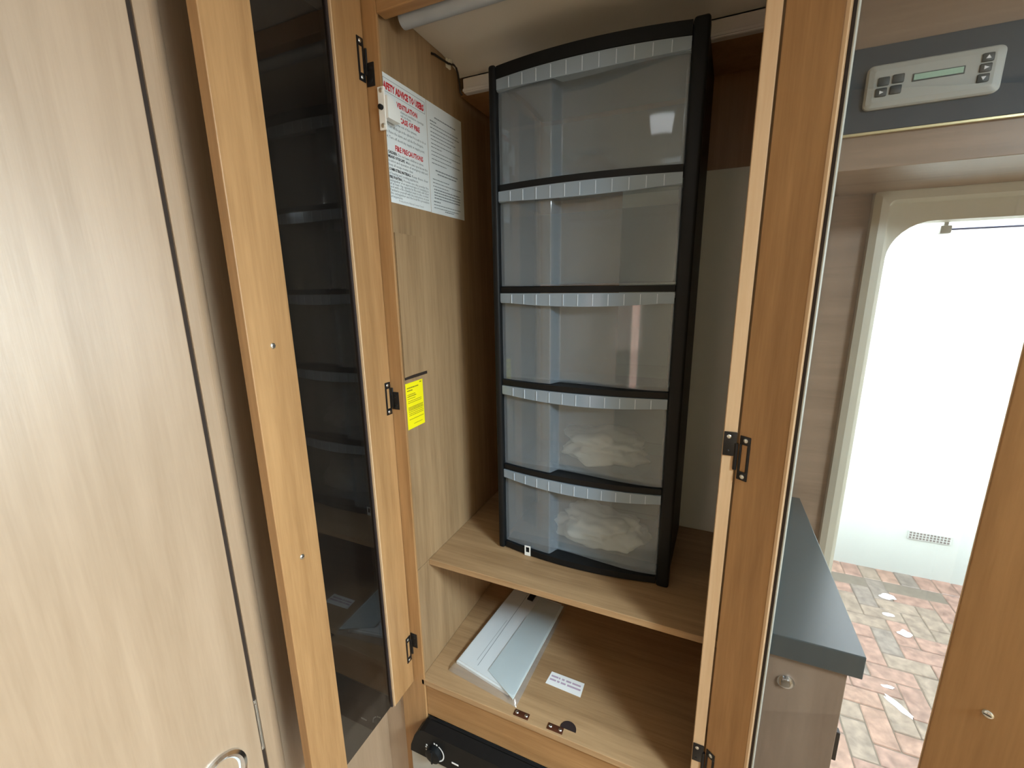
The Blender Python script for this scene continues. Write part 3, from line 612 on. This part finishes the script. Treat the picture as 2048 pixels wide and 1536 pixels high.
# ------------------------------------------------------------------ above and round the entry doorway
box_=bmesh.new(); bx(box_,XRW+.016,1.15,.950,YB-.001,.178,CZ-.002,.001)
FA=tag(obj('overhead_locker',box_,'wood_grey'),'greyed oak overhead locker with slate strip above the entry doorway','locker')
bm=bmesh.new(); bx(bm,XRW+.017,1.15,.9445,.9495,.2335,.3555,.0006); obj('slate_strip',bm,'navy',FA)
bm=bmesh.new(); bx(bm,XRW+.017,1.15,.9435,.9495,.2290,.2330,.0006); obj('gold_edging',bm,'gold',FA)
CT=empty('control_panel',(.36,1.172,.325)); tag(CT,'pale grey electronic control panel on the slate strip of locker','control panel')
def plan(loop,y): return [(a,y,b) for a,b in loop]
x0,x1,z0,z1=.2525,.4605,.3155,.4075
bm=bmesh.new()
L0=rrect(x0,x1,z0,z1,.012); L1=rrect(x0+.003,x1-.003,z0+.003,z1-.003,.011); L2=rrect(x0+.012,x1-.014,z0+.013,z1-.013,.006)
ring_solid(bm,[plan(L0,1.1718),plan(L0,1.166),plan(L1,1.163),plan(L2,1.161)],close=False)
bm.faces.new([bm.verts.new(p) for p in plan(L2,1.1609)]); obj('housing',bm,'ctl',CT,smooth=.5)
for bxx,bzz in ((.2800,.3700),(.3030,.3715),(.2780,.3480),(.3010,.3495)):
    bm=bmesh.new(); bx(bm,bxx-.0092,bxx+.0092,1.1585,1.1612,bzz-.0090,bzz+.0090,.002); obj('button',bm,'button',CT,smooth=.6)
for k,bzz in enumerate((.3850,.3655,.3460)):
    bxx=.4335-k*.001
    bm=bmesh.new(); bx(bm,bxx-.0085,bxx+.0085,1.1585,1.1612,bzz-.0082,bzz+.0082,.002); obj('button',bm,'button',CT,smooth=.6)
bm=bmesh.new()
def tri(cx,cz,a,r=.0045): return [(cx+r*math.cos(math.radians(a+t)),1.1583,cz+r*math.sin(math.radians(a+t))) for t in (0,125,235)]
for cx_,cz_2,a in ((.2775,.3475,0),(.4335,.3850,90),(.4325,.3655,0),(.4315,.3460,-90)): prism(bm,tri(cx_,cz_2,a),(0,-.0003,0))
obj('button_icons',bm,'ink_white',CT)['kind']='stuff'
bm=bmesh.new(); bx(bm,.3250,.4035,1.1600,1.1612,.3605,.3765,.0005); sc_=obj('display',bm,'button',CT)
bm=bmesh.new(); bx(bm,.3275,.4010,1.1594,1.1599,.3630,.3745); obj('lcd_screen',bm,'lcd',sc_)
CT.scale=(.776,.8,.679); CT.location=(.2865,.9445,H+.2700)
# moulded entry door frame with rounded corners
FX0,FX1,FZ1,FZ0=.3055,.9445,.1885,-1.498
bm=bmesh.new(); n=8
O=rrect(FX0,FX1,FZ0,FZ1,.018,n); I1=rrect(FX0+.012,FX1-.012,FZ0+.012,FZ1-.012,.015,n); I2=rrect(FX0+.026,FX1-.026,FZ0+.020,FZ1-.028,.012,n); I3=rrect(FX0+.030,FX1-.030,FZ0+.022,FZ1-.034,.010,n); I4=rrect(FX0+.0415,FX1-.0415,FZ0+.03,FZ1-.070,.075,n)
ring_solid(bm,[plan(O,YB+.05),plan(O,YB-.016),plan(I1,YB-.022),plan(I2,YB-.020),plan(I3,YB+.004),plan(I4,YB+.012),plan(I4,YB+.07),plan(O,YB+.07)],close=True)
struct(obj('trim_2',bm,'frame',smooth=.5),'beige moulded frame of the entry doorway')
DS=empty('door_stay',(.52,1.30,.085)); tag(DS,'grey door stay with thin rod across the top of doorway','door stay')
bm=bmesh.new(); bx(bm,.4500,.4700,1.285,1.305,.0950,.1120,.003); bx(bm,.4560,.4640,1.288,1.302,.112,.122,.001); obj('stay_clip',bm,'ctl',DS,smooth=.6)
bm=bmesh.new(); tube(bm,[(.468,1.295,.104),(.9,1.295,.104)],.0022,8); obj('stay_rod',bm,flat('blue_grey_rod',(.12,.15,.30),.4,noise_amt=.1,nscale=40),DS)

# ------------------------------------------------------------------ outside: block paving and a white rendered wall
ZG=-1.95
bm=bmesh.new(); bx(bm,-3.0,6.0,1.34,3.42,ZG-.10,ZG-.004); GR=struct(obj('ground',bm,'mortar')); gl=worldloc(GR)
gm=bmesh.new(); bx(gm,-.0985,.0985,-.0485,.0485,-.055,0,.004,seg=1); pav_me=[]
for m in PAV:
    b2=gm.copy(); bmesh.ops.recalc_face_normals(b2,faces=b2.faces[:]); me=bpy.data.meshes.new('paver'); b2.to_mesh(me); b2.free(); me.materials.append(m); pav_me.append(me)
gm.free()
def paver(cx,cy,rot):
    o=bpy.data.objects.new('paver',random.choices(pav_me,(4,3,3,2))[0]); COL.objects.link(o); o.parent=GR
    o.location=Vector((cx,cy,ZG+H+random.uniform(-.002,.002)))-gl; o.rotation_euler=(random.uniform(-.006,.006),random.uniform(-.006,.006),rot)
GX,GY=.30,1.37
for i in range(0,21):
    for j in range(0,18):
        r=(i-j)%4
        if r==0: paver(GX+(i+1)*.1,GY+(j+.5)*.1,0)
        elif r==3: paver(GX+(i+.5)*.1,GY+(j+1)*.1,R90)
for i in range(22): paver(GX+.05+i*.1,GY+1.98-.075+.10,R90)
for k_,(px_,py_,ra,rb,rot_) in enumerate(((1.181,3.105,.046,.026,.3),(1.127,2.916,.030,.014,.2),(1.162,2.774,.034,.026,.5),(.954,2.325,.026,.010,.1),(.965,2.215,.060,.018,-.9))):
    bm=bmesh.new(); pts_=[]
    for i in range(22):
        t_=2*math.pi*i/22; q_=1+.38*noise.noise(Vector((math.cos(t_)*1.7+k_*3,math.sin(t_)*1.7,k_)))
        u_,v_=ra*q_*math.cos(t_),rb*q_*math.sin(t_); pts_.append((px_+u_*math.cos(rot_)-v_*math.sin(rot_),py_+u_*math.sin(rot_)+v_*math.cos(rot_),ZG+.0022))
    prism(bm,pts_,(0,0,.0012)); obj('painted_glint',bm,'paper2',GR)  # white patches painted as sky glints on the wet paving
bm=bmesh.new(); bx(bm,-3.0,6.0,3.42,3.6,ZG-.1,.9); OW=struct(obj('wall_outside',bm,'render_wall'))
bm=bmesh.new(); bx(bm,1.335,1.555,3.412,3.42,-1.680,-1.622,.001); AV=obj('air_vent',bm,'render_wall',OW)
bm=bmesh.new()
for r_ in range(3):
    for c_ in range(12): bx(bm,1.342+c_*.0175,1.342+c_*.0175+.011,3.4105,3.4125,-1.674+r_*.0175,-1.674+r_*.0175+.011)
obj('vent_holes',bm,'vent',AV)['kind']='stuff'
bm=bmesh.new(); bx(bm,-6.0,6.0,-2.7,-2.5,ZG,1.8); struct(obj('wall_brick',bm,'brickwall'))
bm=bmesh.new(); bx(bm,-3.0,6.0,-2.5,-1.2,ZG-.1,ZG); struct(obj('yard',bm,'mortar'))
